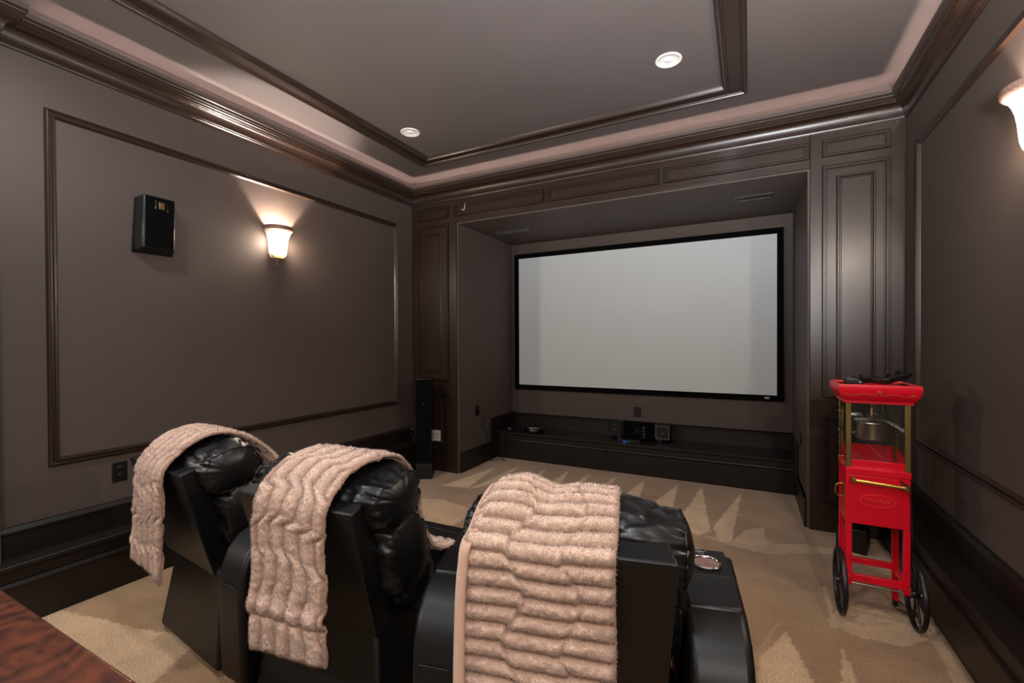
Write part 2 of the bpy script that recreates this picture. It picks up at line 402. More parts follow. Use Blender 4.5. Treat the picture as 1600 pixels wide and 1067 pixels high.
# ---- crown moulding with a lit cove behind its lip
CROWN = [(0, ZC), (.012, ZC), (.016, ZC+.008), (.016, ZC+.014), (.022, ZC+.018), (.022, ZC+.028)]
for k in range(9):
    t = math.pi/2*k/8; CROWN.append((.026+.044*(1-math.cos(t)), ZC+.030+.058*math.sin(t)))
CROWN += [(.075, ZC+.092), (.075, ZC+.102), (.083, ZC+.106), (.083, ZC+.116), (.090, ZC+.122), (.090, ZC+.136), (.098, ZC+.142), (.098, ZLIP-.022), (.086, ZLIP-.022), (.06, ZC+.09), (.0, ZC+.06)]
JX, JY = .075, .80
cpath = [(XL+JX, YB, 0), (XL+JX, JY, 0), (XL, JY, 0), (XL, YF, 0), (XR, YF, 0), (XR, YB, 0)]
cmit = [(1, 0, 0), (1, 1, 0), (1, 1, 0), (1, -1, 0), (-1, -1, 0), (-1, 0, 0)]
struct(MB().sweep(CROWN, cpath, cmit, (0, 0, 1)).build('trim_1', WOOD, smooth=32), 'dark brown crown moulding running round three walls under the ceiling', 'crown moulding')
LIP = [(.086, ZLIP-.05), (.099, ZLIP-.022), (.099, ZLIP), (.086, ZLIP)]
struct(MB().sweep(LIP, cpath, cmit, (0, 0, 1)).build('trim_2', PAINT), 'thin taupe lip along the top of the crown moulding', 'cove lip')
struct(MB().box(XL, XL+JX, YB, JY, 0, ZCEIL).build('wall_pier', PAINT), 'shallow taupe wall pier carrying the jog of the crown moulding', 'pier')
for nm, (p0, p1) in {'left wall': ((XL+.045, JY+.15, ZLIP-.045), (XL+.045, YF-.06, ZLIP-.045)), 'screen wall': ((XL+.1, YF-.045, ZLIP-.045), (XR-.1, YF-.045, ZLIP-.045)),
                     'right wall': ((XR-.045, YB+.1, ZLIP-.045), (XR-.045, YF-.06, ZLIP-.045))}.items():
    o = MB().cyl(p0, p1, .006, 8).build('rope_light', ROPEM)
    tag(o, 'warm rope light lying in the ceiling cove above the %s' % nm, 'rope light', 'cove rope lights')

# ---- flat frame on the ceiling
TR = [(0, 0), (0, .022), (.012, .030), (.022, .030), (.026, .020), (.034, .020), (.038, .014), (.112, .014), (.116, .022), (.124, .022), (.130, .030), (.142, .034), (.150, .024), (.155, 0)]
tx0, tx1, ty0, ty1 = -2.86, -.008, -1.9, 3.612
struct(MB().sweep(TR, [(tx0, ty0, ZCEIL), (tx1, ty0, ZCEIL), (tx1, ty1, ZCEIL), (tx0, ty1, ZCEIL)], [(1, 1, 0), (-1, 1, 0), (-1, -1, 0), (1, -1, 0)], (0, 0, -1), closed=True)
       .build('trim_3', WOOD, smooth=32), 'wide dark brown moulded frame on the ceiling around the downlights', 'ceiling trim')

# ---- picture-frame mouldings on the side walls
WF = [(0, 0), (0, .008), (.004, .014), (.012, .018), (.018, .012), (.024, .012), (.030, .020), (.038, .020), (.044, .008), (.046, 0)]
def frame_yz(x, sx, y0, y1, z0, z1):
    path = [(x, y0, z0), (x, y1, z0), (x, y1, z1), (x, y0, z1)]
    return MB().sweep(WF, path, [(0, 1, 1), (0, -1, 1), (0, -1, -1), (0, 1, -1)], (sx, 0, 0), closed=True)
struct(frame_yz(XL, 1, .997, 3.737, .737, 2.668).build('trim_4', WOOD, smooth=32), 'dark brown picture frame moulding on the left wall around speaker and sconce', 'wall moulding')
struct(frame_yz(XR, -1, .997, 3.737, .737, 2.668).build('trim_5', WOOD, smooth=32), 'dark brown picture frame moulding on the right wall around the sconce', 'wall moulding')

# ---- plinth ledge and baseboards
LED = [(0, 0), (.134, 0), (.134, .196), (.142, .202), (.146, .214), (.140, .224), (.130, .228), (.130, .278), (.138, .284), (.150, .292), (.150, .310), (.146, .315), (.022, .315),
       (.022, .430), (.030, .436), (.030, .446), (.024, .456), (.016, .466), (0, .468)]
struct(MB().sweep(LED, [(XL, YB, 0), (XL, YF, 0)], [(1, 0, 0), (1, 0, 0)], (0, 0, 1)).build('baseboard_left', BASEW, smooth=30), 'dark stepped plinth and baseboard along the left wall', 'baseboard')
struct(MB().sweep(LED, [(XR, YB, 0), (XR, YF, 0)], [(-1, 0, 0), (-1, 0, 0)], (0, 0, 1)).build('baseboard_right', BASEW, smooth=30), 'dark stepped plinth and baseboard along the right wall', 'baseboard')
D_ = YN-YS
LB = [(0, 0), (D_, 0), (D_, .21), (D_+.008, .216), (D_+.012, .226), (D_+.006, .236), (D_-.004, .24), (D_-.004, .284), (D_+.008, .29), (D_+.016, .296), (D_+.016, .312), (D_+.012, .317), (.022, .317),
      (.022, .450), (.030, .456), (.030, .468), (.016, .480), (0, .486)]
struct(MB().sweep(LB, [(NL+.018, YN, 0), (NR-.018, YN, 0)], [(0, -1, 0), (0, -1, 0)], (0, 0, 1)).build('baseboard_back', BASEW, smooth=30), 'dark built-in ledge with baseboard across the screen niche', 'ledge')
def niche_base(x, sx, name, label):
    m = MB()
    poly = [(YP-.0, 0), (YN, 0), (YN, .486), (4.65, .486), (4.65, .215), (YP+.012, .215), (YP+.012, .0)]
    poly = [(YP+.012, 0), (YN, 0), (YN, .486), (4.652, .486), (4.652, .215), (YP+.012, .215)]
    lo, hi = sorted((x, x+sx*.018)); m.prism(poly, 'X', lo, hi)
    poly = [(YP+.006, .215), (4.646, .215), (4.646, .492), (YN, .492), (YN, .474), (4.664, .474), (4.664, .200), (YP+.006, .200)]
    lo, hi = sorted((x, x+sx*.026)); m.prism(poly, 'X', lo, hi)
    return struct(m.build(name, BASEW, bevel=.003), label, 'baseboard')
niche_base(NL, 1, 'baseboard_niche_left', 'dark stepped baseboard on the left cheek of the niche')
niche_base(NR, -1, 'baseboard_niche_right', 'dark stepped baseboard on the right cheek of the niche')

# ================================================================== SCREEN
sx0, sx1, sz0, sz1 = -2.682, .306, .795, 2.522
scr = empty('projection_screen', ((sx0+sx1)/2, YN, sz0)); tag(scr, 'large white fixed projection screen in a black frame in the niche', 'screen')
def rel(o_): return Matrix.Translation(-Vector(o_.location))
def part(mb, name, m, parent, **k):
    """parts given in world coordinates under an unrotated root"""
    T = rel(parent); mb.v = [tuple(T @ Vector(q)) for q in mb.v]
    return mb.build(name, m, parent, **k)
FWP = [(0, .002), (0, .036), (.004, .04), (.05, .04), (.058, .030), (.058, .002)]
fm = MB(); fm.sweep(FWP, [(sx0, YN, sz0), (sx1, YN, sz0), (sx1, YN, sz1), (sx0, YN, sz1)], [(1, 0, 1), (-1, 0, 1), (-1, 0, -1), (1, 0, -1)], (0, -1, 0), closed=True)
fr = part(fm, 'frame', VELVET, scr, smooth=30)
part(MB().box(sx0+.05, sx1-.05, YN-.026, YN-.02, sz0+.05, sz1-.05), 'screen_surface', SCREEN, scr)
lg = MB(); lx = sx1-.17
lg.box(lx, lx+.05, YN-.044, YN-.04, sz0+.02, sz0+.044); part(lg, 'logo_plate', GREY, scr, bevel=.002)
lg = MB()
for k in range(3):
    q = lx+.008+k*.008; lg.prism([(q, sz0+.024), (q+.004, sz0+.024), (q+.012, sz0+.040), (q+.008, sz0+.040)], 'Y', YN-.046, YN-.0435)
lg.box(lx+.030, lx+.044, YN-.046, YN-.0435, sz0+.034, sz0+.040)
part(lg, 'logo', WHITE, scr)

# ================================================================== SCONCES
def half_lathe(prof, sx, n=28, closed=False):
    """half a turned profile, flat side on the wall (x = 0), bulging to sx"""
    v = []; f = []; m = len(prof)
    for (rr, z) in prof:
        for k in range(n+1):
            t = -math.pi/2+math.pi*k/n; v.append((sx*(rr*math.cos(t)*1.05+.003), rr*math.sin(t), z))
    for i_ in range(m if closed else m-1):
        q = (i_+1) % m
        for k in range(n): f.append((i_*(n+1)+k, i_*(n+1)+k+1, q*(n+1)+k+1, q*(n+1)+k))
    return MB().add(v, f)
def make_sconce(x, sx, y, label):
    root = empty('wall_sconce', (x, y, 2.31)); tag(root, label, 'sconce', 'alabaster glass wall sconces')
    prof = [(.001, -.238), (.030, -.236), (.048, -.228), (.060, -.212), (.067, -.185), (.070, -.15), (.073, -.115), (.079, -.08), (.088, -.05), (.099, -.03), (.106, -.018), (.101, -.016), (.092, -.032), (.080, -.058), (.071, -.09), (.066, -.13), (.063, -.18), (.05, -.214), (.001, -.228)]
    half_lathe(prof, sx, 28, True).build('glass_shade', SHADE, root, smooth=50)
    half_lathe([(.098, -.024), (.108, -.024), (.117, -.016), (.120, -.002), (.117, .010), (.111, .014), (.103, .014), (.099, .0)], sx, 28, True).build('rim', BRONZE, root, smooth=40)
    half_lathe([(.001, -.296), (.007, -.290), (.012, -.280), (.007, -.272), (.009, -.266), (.018, -.258), (.022, -.248), (.033, -.240), (.036, -.232), (.001, -.230)], sx, 16, True).build('finial', BRONZE, root, smooth=40)
    MB().box(min(0, sx*.008), max(0, sx*.008), -.045, .045, -.20, -.05).build('wall_plate', BRONZE, root, bevel=.003)
    lamp('sconce_bulb', 'POINT', (x+sx*.040, y, 2.31-.115), SCONCE_BULB, (1, .87, .77), .014)
    return root
make_sconce(XL, 1, 2.345, 'glowing alabaster wall sconce on the left wall near the small wall speaker')
make_sconce(XR, -1, 2.325, 'glowing alabaster wall sconce on the right wall above the popcorn cart, cut by the frame')
for sxx, xx in ((1, XL+.075), (-1, XR)):
    lamp('rear_fill', 'POINT', (xx+sxx*.135, -1.1, 2.2), SCONCE_BULB*.9, (1, .9, .82), .03)  # unseen fill lamps added on the rear side walls, no sconces modelled

# ================================================================== CEILING DOWNLIGHTS
def downlight(x, y, label):
    root = empty('downlight', (x, y, ZCEIL)); tag(root, label, 'downlight', 'recessed white ceiling downlights')
    MB().lathe([(.052, -.001), (.078, -.001), (.080, -.006), (.074, -.010), (.056, -.008), (.050, -.003)], 36, caps=False).build('trim_ring', WHITE, root, smooth=40)
    MB().lathe([(.053, -.004), (.040, -.0025), (.020, -.0015), (.001, -.001)], 36, caps=False).build('reflector', LENS, root, smooth=60)
    MB().lathe([(.026, -.0022), (.026, -.006), (.020, -.008), (.001, -.009)], 24, caps=False).build('lamp', LENS, root, smooth=50)
    return root
downlight(-2.516, 2.988, 'white recessed ceiling downlight near the left end of the ceiling frame')
downlight(-.446, 2.988, 'white recessed ceiling downlight near the right end of the ceiling frame')

# ================================================================== NICHE VENTS AND PLATES
def vent(x0, x1, y0, y1, label):
    root = empty('air_vent', ((x0+x1)/2, (y0+y1)/2, ZN)); tag(root, label, 'vent', 'vents in the niche ceiling')
    hx, hy = (x1-x0)/2, (y1-y0)/2
    MB().sweep([(0, 0), (0, .006), (.014, .009), (.018, 0)], [(-hx, -hy, 0), (hx, -hy, 0), (hx, hy, 0), (-hx, hy, 0)], [(1, 1, 0), (-1, 1, 0), (-1, -1, 0), (1, -1, 0)], (0, 0, -1), closed=True).build('vent_frame', VENTM, root)
    MB().box(-hx+.016, hx-.016, -hy+.016, hy-.016, -.002, 0).build('duct', VELVET, root)
    n = 12
    s0 = None
    for k in range(n):
        q = -hx+.028+(2*hx-.056)*k/(n-1)
        if s0 is None:
            s0 = MB().prism([(-.006, -.008), (-.004, -.008), (.006, -.002), (.004, -.002)], 'Y', -hy+.016, hy-.016).build('slat', GREY, root)
            s = s0
        else:
            s = s0.copy(); COL.objects.link(s); s.parent = root
        s.location = (q, 0, 0)
vent(-2.60, -2.16, 4.50, 4.62, 'dark louvred vent in the niche ceiling near its left end')
vent(-.11, .18, 4.43, 4.56, 'dark louvred vent in the niche ceiling near its right end')

def plate(name, loc, rz, w_, h_, m, label, cat, kind='outlet'):
    root = empty(name, loc, rz); tag(root, label, cat)
    MB().box(-w_/2, w_/2, -.006, 0, -h_/2, h_/2).build('cover_plate', m, root, bevel=.003)
    if kind == 'outlet':
        for z in (-.022, .022):
            s = MB().lathe([(.016, 0), (.016, .003), (.014, .004)], 20, Matrix.Translation((0, -.006, z)) @ Matrix.Rotation(math.pi/2, 4, 'X')).build('socket', m, root, smooth=40)
            for x in (-.006, .006): MB().box(x-.001, x+.001, -.0108, -.0095, z-.001, z+.007).build('slot', GREY if m is not WHITE else BLACK, s)
    elif kind == 'switch':
        MB().box(-.017, .017, -.009, -.006, -.033, .033).build('rocker', m, root, bevel=.002)
    elif kind == 'coax':
        MB().cyl((0, -.006, .01), (0, -.018, .01), .006).build('connector', GREY, root, smooth=40)
        MB().cyl((0, -.006, -.02), (0, -.014, -.02), .005).build('connector', BLACK, root, smooth=40)
    return root
plate('wall_outlet', (XL, 1.308, .635), 90, .075, .118, BLACK, 'black duplex outlet on the left wall beside the leftmost recliner', 'outlet')
plate('wall_outlet', (NL, 4.365, .623), 90, .085, .120, BLACK, 'black outlet on the left cheek of the niche with a cord', 'outlet')
plate('wall_switch', (-1.128, YN, .592), 0, .085, .122, BASEW, 'brown blank wall plate below the projection screen', 'wall plate', 'switch')
plate('wall_outlet', (NR, 4.45, .585), -90, .1, .115, BLACK, 'black outlet on the right cheek of the niche', 'outlet')
plate('wall_outlet', (-2.998, YF-.012, .388), 0, .088, .118, WHITE, 'white wall plate with connectors on the left pillar', 'outlet', 'coax')
plate('wall_outlet', (-3.10, YF-.012, .388), 0, .06, .118, GREY, 'grey wall plate half hidden behind the left tower speaker', 'outlet', 'switch')
o = MB().tube(spline([(NL+.014, 4.40, .60), (NL+.03, 4.44, .60), (NL+.03, 4.46, .52), (NL+.012, 4.44, .45), (NL+.012, 4.50, .40), (NL+.02, 4.53, .34), (NL+.034, 4.53, .22), (NL+.04, 4.54, .1), (NL+.04, 4.6, .008), (NL+.10, 4.70, .008)], 50), .004).build('power_cord', CORD, smooth=60)
tag(o, 'thin black power cord hanging from the outlet in the niche', 'cord')
o = MB().tube(spline([(-2.625, YF-.016, 2.85), (-2.625, YF-.02, 2.80), (-2.625, YF-.028, 2.782), (-2.632, YF-.04, 2.775), (-2.645, YF-.044, 2.782)], 18), .0035).build('hook', WHITE, smooth=60)
tag(o, 'small white hook screwed into the beam panel left of the niche', 'hook')

# ================================================================== SMALL WALL SPEAKER
root = empty('wall_speaker', (XL, 1.49, 1.99)); tag(root, 'small black wedge shaped speaker hung on the left wall', 'speaker')
MB().hexa([(0, -.115, -.03), (.085, -.085, .0), (.085, .085, .0), (0, .115, -.03)], [(0, -.095, .31), (.10, -.085, .32), (.10, .085, .32), (0, .095, .31)]).build('cabinet', BLACK, root, bevel=.008)
T = Matrix.Translation((0, 0, 0))
MB().hexa([(.0845, -.078, .008), (.094, -.078, .008), (.094, .078, .008), (.0845, .078, .008)], [(.0995, -.078, .312), (.109, -.078, .312), (.109, .078, .312), (.0995, .078, .312)]).build('grille', VELVET, root, bevel=.003)
tw = MB().hexa([(.104, -.032, .232), (.113, -.032, .232), (.113, .038, .232), (.104, .038, .232)], [(.107, -.032, .292), (.116, -.032, .292), (.116, .038, .292), (.107, .038, .292)]).build('tweeter', BLACKG, root, bevel=.004)
MB().box(.113, .117, -.012, .016, .243, .282).build('diaphragm', GOLDD, tw, bevel=.002)
for y in (-.082, .082): MB().cyl((.088, y, .006), (.096, y, .006), .005).build('grille_pin', CHROME, root, smooth=40)

# ================================================================== TOWER SPEAKERS
def tower(x, y, rz, label):
    root = empty('tower_speaker', (x, y, 0), rz); tag(root, label, 'speaker', 'black tower speakers')
    MB().box(-.081, .081, .0, .20, .16, 1.03).build('cabinet', BLACKG, root, bevel=.006)
    MB().box(-.083, .083, -.004, .204, 0, .155).build('base', BLACK, root, bevel=.004)
    MB().box(-.078, .078, -.010, 0, .17, .74).build('grille', VELVET, root, bevel=.004)
    top = MB().box(-.078, .078, -.008, 0, .75, 1.02).build('driver_panel', VELVET, root, bevel=.004)
    R = Matrix.Translation((0, -.008, .885)) @ Matrix.Rotation(math.pi/2, 4, 'X')
    MB().lathe([(.066, 0), (.064, .006), (.058, .006), (.054, .001), (.03, -.004), (.018, .004), (.001, .007)], 32, R, caps=False).build('woofer', VELVET, top, smooth=45)
    MB().lathe([(.004, 0), (.004, .002), (.001, .003)], 12, Matrix.Translation((0, -.009, .765)) @ Matrix.Rotation(math.pi/2, 4, 'X')).build('badge', CHROME, top)
tower(-2.945, 3.675, 30, 'slim black tower speaker in front of the left pillar')
tower(.60, 3.68, -16, 'slim black tower speaker behind the red popcorn cart')

# ================================================================== ON THE NICHE LEDGE
cs = empty('centre_speaker', (-1.07, 5.04, ZS+.002)); tag(cs, 'black centre speaker with bulging middle and square ends on the ledge', 'speaker')
MB().box(-.33, .33, -.02, .14, .03, .185).build('cabinet', BLACK, cs, bevel=.008)
poly = [(-.17, .0)]+[(-.17+.34*k/12, -.02-.075*math.sin(math.pi*k/12)**.8) for k in range(13)]+[(.17, .0)]
cg = MB().prism(poly, 'Z', .025, .20).build('curved_grille', VELVET, cs, bevel=.003)
MB().lathe([(.028, 0), (.028, .006), (.02, .008), (.001, .004)], 24, Matrix.Translation((0, -.092, .115)) @ Matrix.Rotation(math.pi/2, 4, 'X')).build('tweeter', BLACKG, cg, smooth=40)
for z in (.05, .085, .12, .155): MB().box(.045, .075, -.095, -.088, z-.002, z+.002).build('rib', GREY, cg)
MB().box(.074, .079, -.096, -.085, .04, .17).build('rib_rail', GREY, cg)
for s in (-1, 1):
    e = MB().box(s*.255-.07, s*.255+.07, -.034, -.02, .035, .18).build('end_grille', BLACK, cs, bevel=.004)
    m = MB(); m.sweep([(0, 0), (0, .004), (.008, .004), (.008, 0)], [(s*.255-.07, -.034, .035), (s*.255+.07, -.034, .035), (s*.255+.07, -.034, .18), (s*.255-.07, -.034, .18)], [(1, 0, 1), (-1, 0, 1), (-1, 0, -1), (1, 0, -1)], (0, -1, 0), closed=True)
    m.build('end_frame', GREY if s > 0 else BLACKG, e)
    MB().prism([(s*.255-.008, .095), (s*.255+.008, .095), (s*.255, .112)], 'Y', -.037, -.033).build('badge', CHROME, e)
for x in (-.22, .22): MB().box(x-.02, x+.02, 0, .1, 0, .03).build('foot', BLACK, cs)
mb_ = empty('media_box', (-1.13, 4.865, ZS+.002)); tag(mb_, 'small flat black media box in front of the centre speaker', 'media box')
MB().box(-.12, .12, -.04, .06, 0, .035).build('case', BLACK, mb_, bevel=.004)
MB().cyl((-.005, -.042, .018), (-.005, -.038, .018), .003).build('indicator', LENS, mb_)
MB().box(.05, .1, -.043, -.04, .010, .024).build('display', BLACKG, mb_)
o = MB().prism([(-1.19, 4.805), (-1.15, 4.80), (-1.145, 4.83), (-1.185, 4.835)], 'Z', ZS+.003, ZS+.03).build('blue_tag', BLUE, bevel=.003)
tag(o, 'bright blue tag lying on the front of the ledge below the screen', 'tag')
rd = empty('disc_device', (-2.30, 4.96, ZS+.002)); tag(rd, 'round flat black disc device with a silver crescent on the ledge', 'device')
MB().lathe([(.105, 0), (.128, .01), (.132, .03), (.122, .05), (.10, .062), (.001, .066)], 40).build('body', BLACKG, rd, smooth=40)
MB().tube([(.112*math.cos(t), .112*math.sin(t), .060) for t in [math.radians(k) for k in range(215, 326, 6)]], .004).build('crescent', CHROME, rd, smooth=60)
MB().cyl((-.125, -.03, .03), (-.135, -.032, .03), .006).build('connector', GOLDD, rd)
o = MB().lathe([(.03, 0), (.042, .006), (.042, .03), (.034, .04), (.001, .042)], 24).build('hub_puck', BLACK, smooth=40); o.location = (-2.60, 4.90, ZS+.002)
tag(o, 'small black puck at the left end of the ledge', 'device')
o = MB().tube(spline([(-2.60, 4.86, ZS+.02), (-2.61, 4.79, ZS+.012), (-2.62, 4.755, .26), (-2.60, 4.745, .15), (-2.62, 4.74, .03), (-2.60, 4.70, .006), (-2.55, 4.68, .006)], 40), .005).build('cable', CORD, smooth=60)
tag(o, 'black cable hanging down the left end of the ledge to the carpet', 'cable')
o = MB().tube(spline([(-1.26, 4.87, ZS+.012), (-1.32, 4.82, ZS+.008), (-1.36, 4.77, .29), (-1.38, 4.76, .2), (-1.42, 4.765, .1), (-1.50, 4.765, .006)], 40), .0035).build('cable', CORD, smooth=60)
tag(o, 'thin black cable drooping over the ledge front near the media box', 'cable')
o = MB().tube(spline([(XL+.06, 3.92, .33), (XL+.07, 3.88, .40), (XL+.09, 3.84, .46), (XL+.14, 3.80, .475), (XL+.17, 3.83, .45)], 24), .005).build('speaker_wire', GREY, smooth=60)
tag(o, 'short grey wire end sticking up behind the left tower speaker', 'wire')

# ================================================================== WOODEN TABLE (lower left corner)
tb = empty('wooden_table', (-1.35, .13, 0)); tag(tb, 'reddish brown wooden table top at the lower left corner', 'table')
MB().box(-.95, .80, -.31, .295, .725, .76).build('table_top', TABLEW, tb, bevel=.006)
MB().box(-.88, .73, -.25, .235, .64, .725).build('apron', TABLEW, tb)
for x in (-.87, .69):
    for y in (-.25, .205): MB().box(x, x+.05, y, y+.05, 0, .66).build('leg', TABLEW, tb, bevel=.004)

# ================================================================== RECLINERS
def bolster(name, m, parent, c, h, lean=0, seed=0, wr=.016, gather=.0055, pyz=2.7, nt=96, nb=44, ncap=12):
    """boxed leather cushion along local x: puffy body, flatter side panels, gathers along the side seams"""
    rings = []
    for k in range(ncap): rings.append((-1, k/ncap))                 # left side panel, centre to seam
    for k in range(nb+1): rings.append((0, -1+2*k/nb))
    for k in range(ncap-1, -1, -1): rings.append((1, k/ncap))
    v = []; f = []; ca, sa = math.cos(lean), math.sin(lean)
    for (side, w_) in rings:
        for k in range(nt):
            t = 2*math.pi*k/nt; ct, st = math.cos(t), math.sin(t)
            yy = math.copysign(abs(ct)**(2/pyz), ct); zz = math.copysign(abs(st)**(2/pyz), st)
            if side == 0:
                u = w_; rho = 1-.26*abs(u)**3; x = u*h[0]*.93
                e = math.exp(-((1-abs(u))/.22)**2)
            else:
                u = side; rho = .74*max(.015, w_)**.9; x = side*h[0]*(.93+.085*(1-w_**2.2)); e = w_**3*.9
            g = gather*e*(.4*math.sin(t*19+seed*3+3*noise.noise((t*1.5, seed, 0)))+.9*noise.noise((ct*5, st*5, seed)))
            q1 = noise.noise((u*1.6+seed, yy*1.3, zz*1.3+seed))
            a1 = abs(noise.noise((u*2.6+seed+zz*.9, yy*1.4-seed, zz*1.8))); a2 = abs(noise.noise((u*4.4-seed, zz*2.6+yy*1.2, yy*2.2)))
            d = g+wr*(.8*q1-.9*(1-a1)**7-.5*(1-a2)**9)*(1 if side == 0 else .5*w_)
            y = yy*(h[1]*rho+d); z = zz*(h[2]*rho+d)
            v.append((c[0]+x, c[1]+y*ca-z*sa, c[2]+y*sa+z*ca))
    n = len(rings)
    for i in range(n-1):
        for k in range(nt):
            q = (k+1) % nt; f.append((i*nt+k, i*nt+q, (i+1)*nt+q, (i+1)*nt+k))
    f += [tuple(range(nt-1, -1, -1)), tuple((n-1)*nt+k for k in range(nt))]
    o = MB().add(v, f).build(name, m, parent, smooth=80)
    for ri in (ncap, ncap+nb):
        MB().tube([v[ri*nt+k] for k in range(nt)], .0035, 6, closed=True).build('side_seam', m, o, smooth=80)
    return o
def arm(parent, x0, x1, cup, y0=.05, y1=.62):
    z1 = .63
    poly = [(y0+.03, .03), (y0, .08), (y0-.01, .40), (y0+.0, .50), (y0+.03, .57), (y0+.08, .61), (y0+.16, z1), (y1-.03, z1), (y1, z1-.03), (y1+.01, .10), (y1-.02, .03)]
    pm = MB().prism(poly, 'X', x0, x1)
    pm.v = [((x-(.05 if x0 > 0 else -.05)*max(0, 1-(y-y0)/(y1-y0)) if abs(x) == max(abs(x0), abs(x1)) else x), y, z) for x, y, z in pm.v]
    o = pm.build('armrest', LEATHER_FLAT, parent, bevel=.028, seg=4)
    lo = x0+(.08 if x0 < 0 else .03); hi = x1-(.08 if x0 > 0 else .03)
    MB().tube([(lo, y0-.0095, .45), (hi, y0-.0095, .45)], .0025).build('seam', LEATHER, o, smooth=60)
    # raised pad and cup holder plate
    po, pi_ = (.012, .045) if x0 < 0 else (.045, .012)
    po, pi_ = (.045, .012) if x0 < 0 else (.012, .045)
    MB().hexa([(x0+po, y0+.17, z1-.01), (x1-pi_, y0+.17, z1-.01), (x1-pi_*.55, min(y0+.36, y1-.04), z1-.01), (x0+po*.55, min(y0+.36, y1-.04), z1-.01)], [(x0+po, y0+.17, z1+.010), (x1-pi_, y0+.17, z1+.010), (x1-pi_*.55, min(y0+.36, y1-.04), z1+.012), (x0+po*.55, min(y0+.36, y1-.04), z1+.012)]).build('arm_pad', LEATHER, o, bevel=.018, seg=3)
    if cup:
        cx, cy = (x0+x1)/2, y1-.125
        MB().box(x0+.015, x1-.028, y1-.205, y1-.012, z1-.004, z1+.006).build('console_plate', LEATHER_FLAT, o, bevel=.012, seg=3)
        ch = MB().lathe([(.046, .006), (.050, .012), (.046, .015), (.041, .012), (.040, .0065)], 36, Matrix.Translation((cx, cy, z1)), caps=False).build('cup_holder_ring', CHROME, o, smooth=50)
        MB().lathe([(.0415, .0085), (.030, .0075), (.001, .0072)], 36, Matrix.Translation((cx, cy, z1)), caps=False).build('cup_well', BRONZE, ch, smooth=50)
        MB().lathe([(.024, .006), (.024, .011), (.018, .013), (.014, .010), (.001, .010)], 28, Matrix.Translation((cx-.01, cy+.085, z1)), caps=False).build('recline_button', CHROME, o, smooth=40)
    return o
def recliner(loc, rz, label, arms, skirt, seed):
    root = empty('recliner', (loc[0], loc[1], 0), rz); tag(root, label, 'recliner', 'black leather theatre recliners')
    hw = .285
    # rear shell, leaning forward towards the floor
    sh = MB().hexa([(-hw+.02, .14, .365), (hw-.02, .14, .365), (hw-.04, .235, .39), (-hw+.04, .235, .39)], [(-hw, 0, .85), (hw, 0, .85), (hw-.02, .092, .872), (-hw+.02, .092, .872)]).build('back_shell', LEATHER_FLAT, root, bevel=.009, seg=3)
    pip = MB()
    for s in (-1, 1): pip.tube([(s*(hw-.006), .003, .845), (s*(hw-.026), .142, .37)], .0032)
    pip.tube([(-hw+.006, .003, .848), (hw-.006, .003, .848)], .0032)
    pip.build('piping', LEATHER, sh, smooth=60)
    bolster('head_cushion', LEATHER, root, (0, .20, .838-(.030 if rz > 10 else 0)), (.335, .155, .122), .18, seed)
    bolster('back_cushion', LEATHER, root, (0, .275, .62), (.325, .15, .19), .25, seed+3.7)
    bolster('lumbar_cushion', LEATHER, root, (0, .36, .475), (.305, .12, .10), .1, seed+5.1)
    st = MB().box(-.30, .30, .34, .88, .33, .47).build('seat_cushion', LEATHER, root, bevel=.05, seg=5)
    MB().tube([(-.27, .79, .4705), (0, .792, .4725), (.27, .79, .4705)], .003).build('seam', LEATHER_FLAT, st, smooth=60)
    MB().box(-.295, .295, .80, .91, .10, .455).build('footrest', LEATHER, root, bevel=.03, seg=4)
    x0, x1 = skirt
    MB().hexa([(x0, .085, .02), (x1, .085, .02), (x1-.12, .80, .02), (x0+.03, .80, .02)], [(x0+.03, .15, .40), (x1-.08, .15, .40), (x1-.12, .80, .36), (x0+.03, .80, .36)]).build('base_skirt', LEATHER_FLAT, root, bevel=.02, seg=3)
    for (a0, a1, cup, ya) in arms: arm(root, a0, a1, cup, ya)
    return root
S1 = ((-2.378, 1.048), -6.5); S2 = ((-1.406, 1.022), 1.8); S3 = ((-.426, 1.1025), 12.9)
recliner(*S1, 'leftmost black leather recliner, nearest the left wall outlet, with a throw over its back', [(-.52, -.315, False, .32)], (-.20, .41), 1.3)
recliner(*S2, 'middle black leather recliner of the curved row', [(-.53, -.33, False, .05)], (-.33, .33), 4.1)
recliner(*S3, 'rightmost black leather recliner, with the chrome cup holder in its arm', [(-.515, -.315, False, .05), (.315, .52, True, .05)], (-.37, .38), 8.6)

